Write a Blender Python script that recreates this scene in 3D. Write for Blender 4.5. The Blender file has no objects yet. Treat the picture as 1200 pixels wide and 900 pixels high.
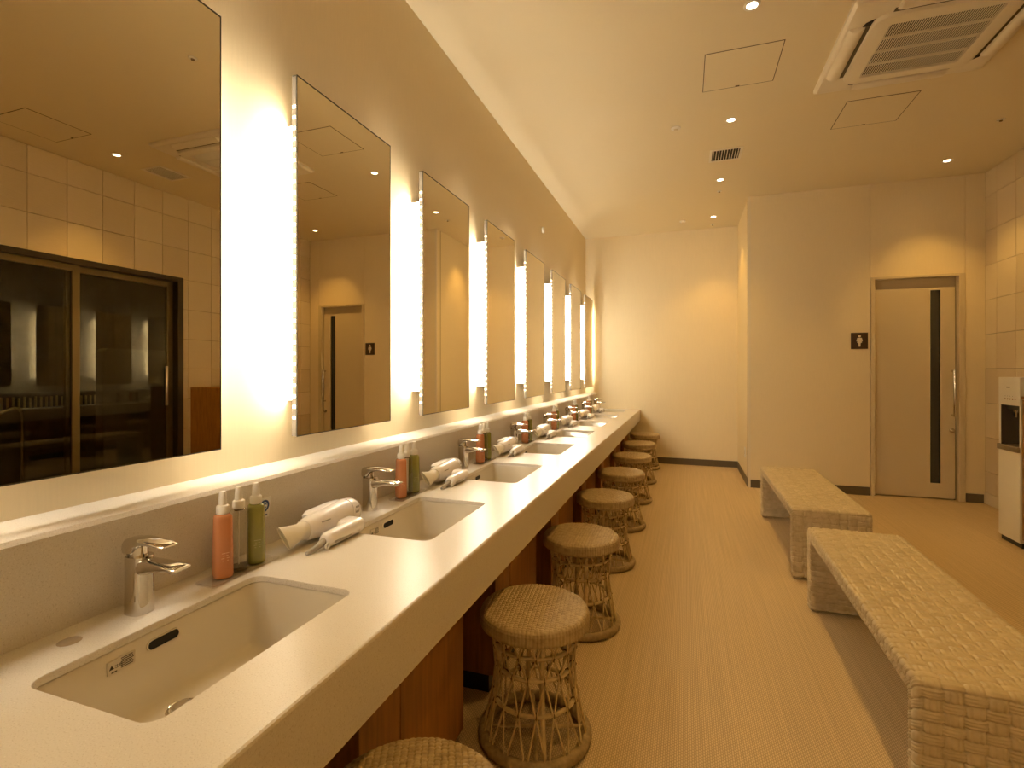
import bpy, bmesh, math, random
import numpy as np
from mathutils import Vector, Matrix, Euler
PI = math.pi
random.seed(7)
S = bpy.context.scene
COL = S.collection

# ------------------------------------------------------------------ camera, world, exposure
cam_d = bpy.data.cameras.new('camera')
cam = bpy.data.objects.new('camera', cam_d); COL.objects.link(cam)
cam.location = (0, 0, 1.2)
cam.rotation_euler = (PI/2, 0, 0.3308)
cam_d.sensor_width = 36.0
cam_d.lens = 591.16/1200*36.0
cam_d.shift_y = -15.15/1200
cam_d.clip_start = 0.02
S.camera = cam

world = bpy.data.worlds.new('night'); S.world = world
world.use_nodes = True
world.node_tree.nodes['Background'].inputs[0].default_value = (0.012, 0.012, 0.016, 1)
world.node_tree.nodes['Background'].inputs[1].default_value = 0.15
S.view_settings.view_transform = 'Standard'
S.view_settings.look = 'None'
S.view_settings.gamma = 1.0
S.view_settings.use_curve_mapping = False
S.view_settings.exposure = 0.08

LED_COL = (1.0, 0.88, 0.69)        # warm tubes behind the mirrors
DOWN_COL = (1.0, 0.57, 0.13)       # warm ceiling downlights
LED_POWER = 42.0                   # emission strength of the mirror light boxes
DOWN_W = 28.0                      # watts of one downlight spot

# ------------------------------------------------------------------ room measures (metres, camera at x = y = 0)
XW, XR = -1.285, 2.576             # left and right wall
YB, YD, YF = 6.837, 5.725, -1.8    # far wall, wall with the door, wall behind
XP = 0.617                         # corner between the two
H = 3.0
PITCH = 0.8236                     # one place at the counter
XC, ZC = -0.561, 0.693             # counter front edge and top

# ------------------------------------------------------------------ materials
MATS = {}
def new_mat(name):
    m = bpy.data.materials.new(name); m.use_nodes = True
    return m, m.node_tree, m.node_tree.nodes['Principled BSDF']
def mat(name, col, rough=0.5, metal=0.0, noise=0.0, nscale=20.0, bump=0.0, bscale=200.0, bdist=0.001, spec=0.5,
        coat=0.0, trans=0.0, emit=None, estr=0.0, stretch=(1, 1, 1), ior=None):
    if name in MATS: return MATS[name]
    m, nt, b = new_mat(name)
    b.inputs['Base Color'].default_value = (*col, 1)
    b.inputs['Roughness'].default_value = rough
    b.inputs['Metallic'].default_value = metal
    b.inputs['Specular IOR Level'].default_value = spec
    b.inputs['Coat Weight'].default_value = coat
    b.inputs['Transmission Weight'].default_value = trans
    if ior: b.inputs['IOR'].default_value = ior
    if emit:
        b.inputs['Emission Color'].default_value = (*emit, 1); b.inputs['Emission Strength'].default_value = estr
    if noise or bump:
        tc = nt.nodes.new('ShaderNodeTexCoord'); mp = nt.nodes.new('ShaderNodeMapping')
        mp.inputs['Scale'].default_value = stretch
        nt.links.new(tc.outputs['Object'], mp.inputs[0])
    if noise:
        n = nt.nodes.new('ShaderNodeTexNoise'); n.inputs['Scale'].default_value = nscale; n.inputs['Detail'].default_value = 5
        nt.links.new(mp.outputs[0], n.inputs['Vector'])
        r = nt.nodes.new('ShaderNodeValToRGB')
        r.color_ramp.elements[0].position = 0.3; r.color_ramp.elements[1].position = 0.7
        r.color_ramp.elements[0].color = (*[max(0, c*(1-noise)) for c in col], 1)
        r.color_ramp.elements[1].color = (*[min(1, c*(1+noise)) for c in col], 1)
        nt.links.new(n.outputs[0], r.inputs[0]); nt.links.new(r.outputs[0], b.inputs['Base Color'])
    if bump:
        n2 = nt.nodes.new('ShaderNodeTexNoise'); n2.inputs['Scale'].default_value = bscale; n2.inputs['Detail'].default_value = 3
        nt.links.new(mp.outputs[0], n2.inputs['Vector'])
        bp = nt.nodes.new('ShaderNodeBump'); bp.inputs['Strength'].default_value = bump; bp.inputs['Distance'].default_value = bdist
        nt.links.new(n2.outputs[0], bp.inputs['Height']); nt.links.new(bp.outputs[0], b.inputs['Normal'])
    MATS[name] = m
    return m

wall_m = mat('wallpaper', (0.82, 0.695, 0.465), 0.7, noise=0.02, nscale=200, bump=0.12, bscale=300, bdist=0.0008, stretch=(1, 1, 0.05), spec=0.25)
ceil_m = mat('ceiling_paint', (0.78, 0.68, 0.48), 0.75, bump=0.15, bscale=300, bdist=0.0006, spec=0.2)
counter_m = None
wood_m = mat('orange_wood', (0.36, 0.155, 0.025), 0.45, noise=0.22, nscale=9, stretch=(6, 6, 0.6))
dark_m = mat('dark_recess', (0.012, 0.010, 0.008), 0.8)
seam_m = mat('dark_seam', (0.10, 0.065, 0.03), 0.8)
base_m = mat('dark_baseboard', (0.115, 0.085, 0.05), 0.5)
cream_m = mat('cream_metal', (0.66, 0.55, 0.36), 0.42)
white_m = mat('white_plastic', (0.80, 0.76, 0.68), 0.35)
acw_m = mat('cassette_plastic', (0.80, 0.73, 0.60), 0.4)
chrome_m = mat('chrome', (0.66, 0.63, 0.58), 0.045, 1.0)
steel_m = mat('brushed_steel', (0.62, 0.58, 0.52), 0.28, 1.0)
ceramic_m = mat('ceramic', (0.66, 0.59, 0.47), 0.07, coat=0.3)
black_m = mat('black_plastic', (0.02, 0.018, 0.015), 0.4)
bronze_m = mat('bronze_frame', (0.16, 0.115, 0.055), 0.38, 0.75)
bronzed_m = mat('dark_bronze_frame', (0.05, 0.037, 0.022), 0.45, 0.6)
signm = mat('brown_sign', (0.055, 0.028, 0.012), 0.4)
ink_m = mat('dark_ink', (0.04, 0.03, 0.02), 0.6)
blue_m = mat('blue_ink', (0.02, 0.06, 0.20), 0.5)
paper_m = mat('sticker_paper', (0.82, 0.80, 0.76), 0.5)
mirror_m = mat('mirror_silver', (0.80, 0.745, 0.60), 0.0, 1.0)
mirroredge_m = mat('polished_edge', (0.30, 0.265, 0.22), 0.25, 0.3)
trimdark_m = mat('mirror_trim', (0.05, 0.04, 0.025), 0.4)
cane_m = mat('cane', (0.60, 0.455, 0.24), 0.42, noise=0.2, nscale=40)
canelight_m = mat('peeled_cane', (0.66, 0.52, 0.29), 0.4, noise=0.12, nscale=40)
canedark_m = mat('cane_binding', (0.20, 0.13, 0.06), 0.6, noise=0.3, nscale=120)
granite_m = mat('granite', (0.10, 0.095, 0.085), 0.35, noise=0.95, nscale=160)
darkstone_m = mat('dark_stone', (0.045, 0.042, 0.04), 0.4, noise=0.5, nscale=8)
bamboo_m = mat('bamboo', (0.50, 0.40, 0.20), 0.5)

def woven(name, c0, c1, scale, dist=0.0015):
    m, nt, b = new_mat(name)
    tc = nt.nodes.new('ShaderNodeTexCoord')
    n = nt.nodes.new('ShaderNodeTexNoise'); n.inputs['Scale'].default_value = scale; n.inputs['Detail'].default_value = 4
    r = nt.nodes.new('ShaderNodeValToRGB')
    r.color_ramp.elements[0].position = 0.35; r.color_ramp.elements[1].position = 0.65
    r.color_ramp.elements[0].color = (*c0, 1); r.color_ramp.elements[1].color = (*c1, 1)
    nt.links.new(tc.outputs['Object'], n.inputs['Vector']); nt.links.new(n.outputs[0], r.inputs[0])
    nt.links.new(r.outputs[0], b.inputs['Base Color'])
    b.inputs['Roughness'].default_value = 0.5
    return m
seatweave_m = woven('seat_weave', (0.38, 0.28, 0.145), (0.50, 0.38, 0.20), 55)
benchweave_m = woven('bench_weave', (0.50, 0.405, 0.255), (0.60, 0.495, 0.33), 30)

def counter_mat():
    m, nt, b = new_mat('speckled_solid_surface')
    tc = nt.nodes.new('ShaderNodeTexCoord')
    n = nt.nodes.new('ShaderNodeTexNoise'); n.inputs['Scale'].default_value = 420; n.inputs['Detail'].default_value = 2
    r = nt.nodes.new('ShaderNodeValToRGB')
    e = r.color_ramp.elements
    e[0].position = 0.30; e[0].color = (0.55, 0.48, 0.39, 1)
    e[1].position = 0.42; e[1].color = (0.69, 0.635, 0.555, 1)
    k = e.new(0.62); k.color = (0.69, 0.635, 0.555, 1)
    k = e.new(0.72); k.color = (0.80, 0.74, 0.65, 1)
    nt.links.new(tc.outputs['Object'], n.inputs['Vector']); nt.links.new(n.outputs[0], r.inputs[0])
    nt.links.new(r.outputs[0], b.inputs['Base Color'])
    b.inputs['Roughness'].default_value = 0.33; b.inputs['Specular IOR Level'].default_value = 0.35
    return m
counter_m = counter_mat()

def floor_mat():
    m, nt, b = new_mat('woven_vinyl_floor')
    N, L = nt.nodes, nt.links
    tc = N.new('ShaderNodeTexCoord')
    sep = N.new('ShaderNodeSeparateXYZ'); L.new(tc.outputs['Object'], sep.inputs[0])
    def math_(op, a, bb=None):
        q = N.new('ShaderNodeMath'); q.operation = op
        for i, v in enumerate((a, bb)):
            if v is None: continue
            if isinstance(v, (int, float)): q.inputs[i].default_value = v
            else: L.new(v, q.inputs[i])
        return q.outputs[0]
    P = 0.0066
    # twill: threads run along y, each stepped against its neighbour
    col_i = math_('FLOOR', math_('DIVIDE', sep.outputs[0], P))
    fx = math_('FRACT', math_('DIVIDE', sep.outputs[0], P))
    yy = math_('FRACT', math_('ADD', math_('DIVIDE', sep.outputs[1], P*1.9), math_('MULTIPLY', col_i, 0.5)))
    a = math_('SINE', math_('MULTIPLY', fx, PI))
    c = math_('SINE', math_('MULTIPLY', yy, PI))
    h = math_('MULTIPLY', math_('POWER', a, 0.6), math_('POWER', c, 0.5))
    nz = N.new('ShaderNodeTexNoise'); nz.inputs['Scale'].default_value = 1.0; nz.inputs['Detail'].default_value = 3
    mp = N.new('ShaderNodeMapping'); mp.inputs['Scale'].default_value = (90, 1.2, 1)
    L.new(tc.outputs['Object'], mp.inputs[0]); L.new(mp.outputs[0], nz.inputs['Vector'])
    mix = N.new('ShaderNodeMixRGB'); mix.inputs[1].default_value = (0.40, 0.295, 0.17, 1); mix.inputs[2].default_value = (0.80, 0.62, 0.38, 1)
    L.new(h, mix.inputs[0])
    mul = N.new('ShaderNodeMixRGB'); mul.blend_type = 'MULTIPLY'; mul.inputs[0].default_value = 1.0
    rr = N.new('ShaderNodeValToRGB'); rr.color_ramp.elements[0].position = 0.3; rr.color_ramp.elements[1].position = 0.7
    rr.color_ramp.elements[0].color = (0.86, 0.86, 0.86, 1); rr.color_ramp.elements[1].color = (1, 1, 1, 1)
    L.new(nz.outputs[0], rr.inputs[0]); L.new(mix.outputs[0], mul.inputs[1]); L.new(rr.outputs[0], mul.inputs[2])
    L.new(mul.outputs[0], b.inputs['Base Color'])
    bp = N.new('ShaderNodeBump'); bp.inputs['Strength'].default_value = 0.5; bp.inputs['Distance'].default_value = 0.0012
    L.new(h, bp.inputs['Height']); L.new(bp.outputs[0], b.inputs['Normal'])
    b.inputs['Roughness'].default_value = 0.6; b.inputs['Specular IOR Level'].default_value = 0.3
    return m
floor_m = floor_mat()

def tile_mat(name, col, ripple):
    m, nt, b = new_mat(name)
    tc = nt.nodes.new('ShaderNodeTexCoord')
    mp = nt.nodes.new('ShaderNodeMapping'); mp.inputs['Scale'].default_value = (1, 0.12, 1) if ripple else (1, 1, 1)
    n = nt.nodes.new('ShaderNodeTexNoise'); n.inputs['Scale'].default_value = 110 if ripple else 60; n.inputs['Detail'].default_value = 3
    nt.links.new(tc.outputs['Object'], mp.inputs[0]); nt.links.new(mp.outputs[0], n.inputs['Vector'])
    bp = nt.nodes.new('ShaderNodeBump'); bp.inputs['Strength'].default_value = 0.55 if ripple else 0.12; bp.inputs['Distance'].default_value = 0.002
    nt.links.new(n.outputs[0], bp.inputs['Height']); nt.links.new(bp.outputs[0], b.inputs['Normal'])
    b.inputs['Base Color'].default_value = (*col, 1); b.inputs['Roughness'].default_value = 0.5
    return m
tile_ms = [tile_mat('tile_plain', (0.72, 0.61, 0.43), False), tile_mat('tile_ripple', (0.66, 0.545, 0.375), True), tile_mat('tile_sand', (0.69, 0.575, 0.40), True)]

def glass_mat(name, tint, refl_rough=0.0, fac=None):
    m = bpy.data.materials.new(name); m.use_nodes = True
    nt = m.node_tree; nt.nodes.clear()
    o = nt.nodes.new('ShaderNodeOutputMaterial'); mx = nt.nodes.new('ShaderNodeMixShader')
    t = nt.nodes.new('ShaderNodeBsdfTransparent'); t.inputs[0].default_value = (*tint, 1)
    g = nt.nodes.new('ShaderNodeBsdfGlossy'); g.inputs['Roughness'].default_value = refl_rough
    f = nt.nodes.new('ShaderNodeLayerWeight'); f.inputs[0].default_value = 0.5
    pw = nt.nodes.new('ShaderNodeMath'); pw.operation = 'POWER'; pw.inputs[1].default_value = 4.0
    ma = nt.nodes.new('ShaderNodeMath'); ma.operation = 'MULTIPLY_ADD'; ma.inputs[1].default_value = 0.8; ma.inputs[2].default_value = 0.05
    nt.links.new(f.outputs['Facing'], pw.inputs[0]); nt.links.new(pw.outputs[0], ma.inputs[0])
    nt.links.new(ma.outputs[0], mx.inputs[0]); nt.links.new(t.outputs[0], mx.inputs[1]); nt.links.new(g.outputs[0], mx.inputs[2])
    nt.links.new(mx.outputs[0], o.inputs[0])
    return m
pane_m = glass_mat('window_glass', (0.78, 0.80, 0.78))
clear_m = glass_mat('clear_bottle_plastic', (0.90, 0.88, 0.82), 0.05)
tray_m = glass_mat('clear_acrylic', (0.95, 0.94, 0.92), 0.08)
orange_m = mat('orange_lotion', (0.52, 0.20, 0.08), 0.22, coat=0.25)
green_m = mat('green_lotion', (0.24, 0.235, 0.055), 0.2, coat=0.3)
nozzle_m = mat('translucent_nozzle', (0.85, 0.80, 0.72), 0.3, spec=0.5)
dryer_m = mat('dryer_white', (0.84, 0.79, 0.76), 0.22, coat=0.3)
cord_m = mat('grey_cord', (0.34, 0.31, 0.27), 0.45)
slit_m = mat('frosted_slit', (0.045, 0.042, 0.035), 0.25)

def emit_mat(name, col, strength):
    m = bpy.data.materials.new(name); m.use_nodes = True
    nt = m.node_tree; nt.nodes.clear()
    o = nt.nodes.new('ShaderNodeOutputMaterial'); e = nt.nodes.new('ShaderNodeEmission')
    e.inputs[0].default_value = (*col, 1); e.inputs[1].default_value = strength
    nt.links.new(e.outputs[0], o.inputs[0])
    return m
led_m = emit_mat('light_box_diffuser', LED_COL, LED_POWER)
diode_m = emit_mat('led_diode', (1.0, 0.80, 0.52), 5.0)
lens_m = emit_mat('downlight_lens', (1.0, 0.85, 0.6), 14.0)

# ------------------------------------------------------------------ mesh builder
class MB:
    def __init__(s): s.v = []; s.f = []
    def add(s, vs, fs):
        o = len(s.v); s.v += [tuple(map(float, p)) for p in vs]; s.f += [tuple(i+o for i in f) for f in fs]; return s
    def box(s, x0, x1, y0, y1, z0, z1):
        vs = [(x, y, z) for x in (x0, x1) for y in (y0, y1) for z in (z0, z1)]
        return s.add(vs, [(0, 1, 3, 2), (4, 6, 7, 5), (0, 4, 5, 1), (2, 3, 7, 6), (0, 2, 6, 4), (1, 5, 7, 3)])
    def tube(s, pts, r, n=8, closed=False, caps=True):
        pts = [Vector(p) for p in pts]; m = len(pts)
        rs = r if isinstance(r, (list, tuple)) else [r]*m
        rings = []; up = None
        for i, p in enumerate(pts):
            if closed: t = pts[(i+1) % m]-pts[i-1]
            else: t = pts[min(i+1, m-1)]-pts[max(i-1, 0)]
            t.normalize()
            if up is None:
                up = Vector((0, 0, 1)) if abs(t.z) < 0.9 else Vector((1, 0, 0))
            a = (up-t*up.dot(t)).normalized(); b = t.cross(a); up = a
            rings.append([p+(a*math.cos(2*PI*k/n)+b*math.sin(2*PI*k/n))*rs[i] for k in range(n)])
        vs = [q for R in rings for q in R]; fs = []
        for i in range(m if closed else m-1):
            j = (i+1) % m
            for k in range(n):
                l = (k+1) % n
                fs.append((i*n+k, i*n+l, j*n+l, j*n+k))
        if caps and not closed:
            fs.append(tuple(range(n-1, -1, -1))); fs.append(tuple((m-1)*n+k for k in range(n)))
        return s.add(vs, fs)
    def cyl(s, p0, p1, r, n=20): return s.tube([p0, p1], r, n)
    def lathe(s, prof, c=(0, 0, 0), n=24, axis='z', cap=True):
        vs = []; fs = []; m = len(prof)
        for r, h in prof:
            for k in range(n):
                a = 2*PI*k/n
                p = (r*math.cos(a), r*math.sin(a), h)
                if axis == 'x': p = (h, p[0], p[1])
                if axis == 'y': p = (p[0], h, p[1])
                vs.append((p[0]+c[0], p[1]+c[1], p[2]+c[2]))
        for i in range(m-1):
            for k in range(n):
                l = (k+1) % n
                fs.append((i*n+k, i*n+l, (i+1)*n+l, (i+1)*n+k))
        if cap:
            fs.append(tuple(range(n-1, -1, -1))); fs.append(tuple((m-1)*n+k for k in range(n)))
        return s.add(vs, fs)
    def loft(s, loops, cap0=True, cap1=True):
        n = len(loops[0]); vs = [p for l in loops for p in l]; fs = []
        for i in range(len(loops)-1):
            for k in range(n):
                l = (k+1) % n
                fs.append((i*n+k, i*n+l, (i+1)*n+l, (i+1)*n+k))
        if cap0: fs.append(tuple(range(n-1, -1, -1)))
        if cap1: fs.append(tuple((len(loops)-1)*n+k for k in range(n)))
        return s.add(vs, fs)
    def build(s, name, m, parent=None, smooth=False, bevel=0.0, segs=2, angle=0.6, recalc=True):
        me = bpy.data.meshes.new(name); me.from_pydata(s.v, [], s.f); me.update()
        bm = bmesh.new(); bm.from_mesh(me)
        if recalc: bmesh.ops.recalc_face_normals(bm, faces=bm.faces[:])
        if bevel:
            es = [e for e in bm.edges if len(e.link_faces) == 2 and e.calc_face_angle(0) > 0.5]
            bmesh.ops.bevel(bm, geom=es, offset=bevel, segments=segs, profile=0.5, affect='EDGES', clamp_overlap=True)
        bm.to_mesh(me); bm.free()
        if smooth or bevel:
            me.shade_smooth() if hasattr(me, 'shade_smooth') else None
            try: me.set_sharp_from_angle(angle=angle)
            except Exception: pass
        me.materials.append(m)
        o = bpy.data.objects.new(name, me); COL.objects.link(o)
        if parent: o.parent = parent
        return o

def tag(o, label=None, cat=None, group=None, kind=None):
    if label: o['label'] = label
    if cat: o['category'] = cat
    if group: o['group'] = group
    if kind: o['kind'] = kind
    return o
def thing(name, label, cat, loc=(0, 0, 0), rz=0.0, group=None):
    o = bpy.data.objects.new(name, None); COL.objects.link(o)
    o.location = loc; o.rotation_euler = (0, 0, rz); o.empty_display_size = 0.05
    return tag(o, label, cat, group)
def copy_tree(o, parent=None):
    c = o.copy(); COL.objects.link(c)
    if parent: c.parent = parent
    for ch in o.children: copy_tree(ch, c)
    return c
def struct(o): o['kind'] = 'structure'; return o
def box(name, b, m, parent=None, bevel=0.0): return MB().box(*b).build(name, m, parent, bevel=bevel)
def rrect(cx, cy, w, d, r, z, n=6):
    pts = []
    for (sx, sy, a0) in ((1, 1, 0), (-1, 1, PI/2), (-1, -1, PI), (1, -1, 1.5*PI)):
        for k in range(n+1):
            a = a0+PI/2*k/n
            pts.append((cx+sx*(w/2-r)+r*math.cos(a), cy+sy*(d/2-r)+r*math.sin(a), z))
    return pts
ORD = ['nearest', 'second', 'third', 'fourth', 'fifth', 'sixth', 'seventh', 'farthest']
def nth(k, n=8):
    if k == 0: return 'nearest the camera'
    if k == n-1: return 'farthest from the camera'
    return ORD[k]+' from the camera'

# ------------------------------------------------------------------ the room
T = 0.12
struct(box('floor', (XW-T, XR+T, YF-T, YB+T, -0.1, 0), floor_m))['label'] = 'beige woven vinyl floor'
struct(box('ceiling', (XW-T, XR+T, YF-T, YB+T, H, H+0.1), ceil_m))['label'] = 'cream painted ceiling'
struct(box('wall_left', (XW-T, XW, YF, YB, 0, H), wall_m))['label'] = 'cream papered wall behind the lit mirrors'
struct(box('wall_back', (XW-T, XP+T, YB, YB+T, 0, H), wall_m))['label'] = 'cream papered wall at the far end'
struct(box('wall_recess', (XP, XP+T, YD+T, YB, 0, H), wall_m))['label'] = 'short return wall beside the far end'
struct(box('wall_front', (XW-T, XR+T, YF-T, YF, 0, H), wall_m))
# wall with the door: three panels with narrow joints, an opening for the door
DX0, DX1, DZ = 1.703, 2.402, 2.10
wd = struct(box('wall_door', (XP, XR+T, YD+0.10, YD+T, 0, H), mat('panel_joint', (0.40, 0.31, 0.18), 0.8))); wd['label'] = 'cream panelled wall around the sliding door'
J = 0.0028
for (a, b, c, d) in ((XP, 1.689-J/2, 0, H), (1.689+J/2, 2.428-J/2, DZ, H), (2.428+J/2, XR, 0, H)):
    box('wall_panel', (a, b, YD, YD+0.10, c, d), wall_m if b-a > 0.05 else cream_m, wd)
struct(box('trim_1', (XP-0.004, XP+0.02, YD-0.004, YD+0.02, 0.0, H), mat('corner_guard', (0.80, 0.70, 0.52), 0.4)))['label'] = 'pale corner guard strip'
# dark baseboards
for nm, b in (('baseboard_back', (XW, XP, YB-0.008, YB, 0, 0.08)), ('baseboard_recess', (XP-0.008, XP, YD+0.02, YB-0.008, 0, 0.08)),
              ('baseboard_door', (XP+0.02, DX0-0.02, YD-0.008, YD, 0, 0.08)), ('baseboard_corner', (DX1+0.03, XR-0.014, YD-0.008, YD, 0, 0.08))):
    struct(box(nm, b, base_m))['label'] = 'dark brown baseboard'
# right wall: backing with the window opening, then single tiles
WY0, WY1, WZ = 1.91, 3.834, 2.152
grout_m = mat('tile_grout', (0.22, 0.165, 0.10), 0.8)
wr = struct(MB().box(XR+0.012, XR+T, YF, WY0, 0, H).box(XR+0.012, XR+T, WY1, YD, 0, H).box(XR+0.012, XR+T, WY0, WY1, WZ, H)
            .build('wall_right', grout_m)); wr['label'] = 'beige tiled wall with the dark glass door'
box('plain_wall_panel', (XR, XR+0.012, YF, 0.62, 0, H), wall_m, wr)
ys = [5.725]+[5.549-0.274*k for k in range(0, 18)]+[0.62]
zs = [H]+[2.772-0.31*k for k in range(0, 9)]+[0.10]
tile_cache = {}
def tile(y0, y1, z0, z1, k):
    g = 0.0036
    if y1-y0 < 0.02 or z1-z0 < 0.02: return
    w, h = round(y1-y0-g, 4), round(z1-z0-g, 4)
    key = (w, h, k)
    if key not in tile_cache:
        o = MB().box(0, 0.012, -w/2, w/2, -h/2, h/2).build('wall_tile', tile_ms[k], wr, bevel=0.0012, segs=1)
        tile_cache[key] = o
    else:
        o = tile_cache[key].copy(); COL.objects.link(o)
    o.location = (XR+random.uniform(-0.0012, 0.0006), (y0+y1)/2, (z0+z1)/2)
for i in range(len(ys)-1):
    for j in range(len(zs)-1):
        y1, y0, z1, z0 = ys[i], ys[i+1], zs[j], zs[j+1]
        k = random.choices((0, 1, 2), (0.4, 0.35, 0.25))[0]
        if y0 < WY1 and y1 > WY0 and z0 < WZ-0.01:
            if y1 > WY1+0.03: tile(WY1+0.012, y1, z0, z1, k)
            if y0 < WY0-0.03: tile(y0, WY0-0.012, z0, z1, k)
        else: tile(y0, y1, z0, z1, k)
struct(MB().box(XR-0.006, XR+0.012, WY1+0.012, YD, 0, 0.10).box(XR-0.006, XR+0.012, YF, WY0-0.012, 0, 0.10).build('baseboard_right', mat('pale_skirting_tile', (0.70, 0.60, 0.43), 0.45)))['label'] = 'pale tile skirting'

# sliding glass door in the right wall
w1 = bpy.data.objects.new('window_1', None); COL.objects.link(w1); struct(w1)['label'] = 'dark sliding glass door to the bath'
fr = MB()
fr.box(XR-0.012, XR+0.11, WY0-0.012, WY0+0.045, 0, WZ+0.012).box(XR-0.012, XR+0.11, WY1-0.05, WY1+0.012, 0, WZ+0.012)
fr.box(XR-0.012, XR+0.11, WY0+0.045, WY1-0.05, WZ-0.04, WZ+0.012).box(XR-0.004, XR+0.11, WY0+0.045, WY1-0.05, 0, 0.03)
fr.build('window_frame', bronzed_m, w1, bevel=0.002, segs=1)
MID = 2.872
for (a, b, x) in ((WY0+0.045, MID+0.045, XR+0.02), (MID-0.04, WY1-0.05, XR+0.06)):
    st = MB()
    sw = 0.06
    st.box(x, x+0.03, a, a+sw, 0.03, WZ-0.04).box(x, x+0.03, b-sw, b, 0.03, WZ-0.04)
    st.box(x, x+0.03, a+sw, b-sw, WZ-0.095, WZ-0.04).box(x, x+0.03, a+sw, b-sw, 0.03, 0.12)
    sf = st.build('sash', bronze_m, w1, bevel=0.002, segs=1)
    box('pane', (x+0.011, x+0.018, a+sw-0.005, b-sw+0.005, 0.115, WZ-0.09), pane_m, sf)
box('pull_handle', (XR+0.046, XR+0.06, 3.70, 3.725, 0.85, 1.25), steel_m, w1, bevel=0.004)

# dark bath beyond the glass
struct(box('floor_bath', (XR+T, 6.4, -0.5, 8.5, -0.1, 0.0), darkstone_m))['label'] = 'dark stone bath floor outside'
struct(box('wall_bath', (6.3, 6.4, -0.5, 8.5, 0, H), darkstone_m))
struct(box('ceiling_bath', (XR+T, 6.4, -0.5, 8.5, H, H+0.1), darkstone_m))
struct(box('wall_bath_end', (XR+T, 6.4, 8.5, 8.6, 0, H), darkstone_m))
struct(box('wall_bath_near', (XR+T, 6.4, -0.6, -0.5, 0, H), darkstone_m))
sp = MB()
loop = [(3.15, 3.45, 0.0), (3.15, 3.45, 1.37)]+[(3.15, 3.45+0.06-0.06*math.cos(a), 1.37+0.06*math.sin(a)) for a in np.linspace(0.2, PI/2, 6)]+[(3.15, 4.6, 1.43), (3.15, 4.6, 0)]
sp.loft([loop, [(3.27, y, z) for _, y, z in loop]])
tag(sp.build('stone_partition', granite_m), 'speckled granite screen with a rounded corner outside the glass door', 'partition')
tag(box('low_stone_wall', (4.2, 4.42, 2.4, 5.6, 0, 0.80), darkstone_m), 'low dark stone wall in front of the bamboo fence outside', 'wall')
hr = thing('handrail', 'thin chrome handrail beyond the glass door', 'handrail', (3.5, 2.97, 0))
MB().tube([(0, 0, 0), (0, 0, 0.80), (0, -0.015, 0.845), (0, -0.06, 0.86), (0, -0.5, 0.70)], 0.017, 10).build('rail', chrome_m, hr, smooth=True)
MB().tube([(0, -0.5, 0.70), (0, -0.54, 0.66), (0, -0.55, 0.6), (0, -0.55, 0)], 0.017, 10).build('post', chrome_m, hr, smooth=True)
fn = thing('bamboo_fence', 'low bamboo fence in the dark beyond the glass door', 'fence', (4.5, 0, 0))
pk = MB().cyl((0, 0, 0), (0, 0, 0.92), 0.010, 8).build('bamboo_cane', bamboo_m, fn)
pk.location = (0, 2.7, 0)
for k in range(1, 52):
    c = pk.copy(); COL.objects.link(c); c.location = (0, 2.7+k*0.05, random.uniform(-0.015, 0.0))
for z in (0.3, 0.75):
    MB().cyl((0.02, 2.65, z), (0.02, 5.3, z), 0.012, 8).build('rail', bamboo_m, fn)

# sliding door with a glass slit
d1 = bpy.data.objects.new('door_1', None); COL.objects.link(d1); struct(d1)['label'] = 'cream sliding door with a narrow dark glass slit'
fr = MB()
fr.box(1.689+J/2, DX0+0.022, YD-0.012, YD+0.10, 0, DZ).box(DX1-0.022, 2.428-J/2, YD-0.012, YD+0.10, 0, DZ).box(DX0+0.022, DX1-0.022, YD-0.012, YD+0.10, DZ-0.022, DZ)
fr.build('door_frame', cream_m, d1, bevel=0.0015, segs=1)
box('track_cover', (DX0+0.022, DX1-0.022, YD+0.055, YD+0.095, 1.975, DZ-0.022), mat('track_shade', (0.50, 0.40, 0.25), 0.5), d1)  # header track, its recess shadow put into the darker colour
lf = MB()
SX0, SX1, SZ0, SZ1 = 2.177, 2.255, 0.15, 1.96
LX0, LX1, LZ0, LZ1 = DX0+0.024, DX1-0.034, 0.012, 1.985
lf.box(LX0, SX0, YD+0.035, YD+0.07, LZ0, LZ1).box(SX1, LX1, YD+0.035, YD+0.07, LZ0, LZ1)
lf.box(SX0, SX1, YD+0.035, YD+0.07, LZ0, SZ0).box(SX0, SX1, YD+0.035, YD+0.07, SZ1, LZ1)
leaf = lf.build('door_leaf', cream_m, d1)
box('glass_slit', (SX0, SX1, YD+0.047, YD+0.058, SZ0, SZ1), slit_m, leaf)
bd = MB(); e = 0.006
bd.box(SX0-e, SX0, YD+0.032, YD+0.05, SZ0-e, SZ1+e).box(SX1, SX1+e, YD+0.032, YD+0.05, SZ0-e, SZ1+e).box(SX0, SX1, YD+0.032, YD+0.05, SZ0-e, SZ0).box(SX0, SX1, YD+0.032, YD+0.05, SZ1, SZ1+e)
bd.build('slit_bead', mat('bead_metal', (0.72, 0.62, 0.42), 0.35), leaf)
hd = MB().tube([(2.345, YD-0.012, 0.78), (2.345, YD-0.016, 0.86), (2.345, YD-0.022, 1.0), (2.345, YD-0.016, 1.14), (2.345, YD-0.012, 1.21)], [0.010, 0.012, 0.0125, 0.012, 0.010], 12)
hd.build('door_handle', chrome_m, leaf, smooth=True)
for z in (0.79, 1.20):
    MB().cyl((2.345, YD+0.035, z), (2.345, YD-0.014, z), 0.011, 12).build('handle_mount', chrome_m, leaf, smooth=True)
MB().lathe([(0.021, 0), (0.021, -0.008), (0.014, -0.012), (0.014, -0.03), (0.009, -0.034)], (2.342, YD+0.035, 0.648), 16, 'y').build('lock_knob', chrome_m, leaf, smooth=True)
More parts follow.
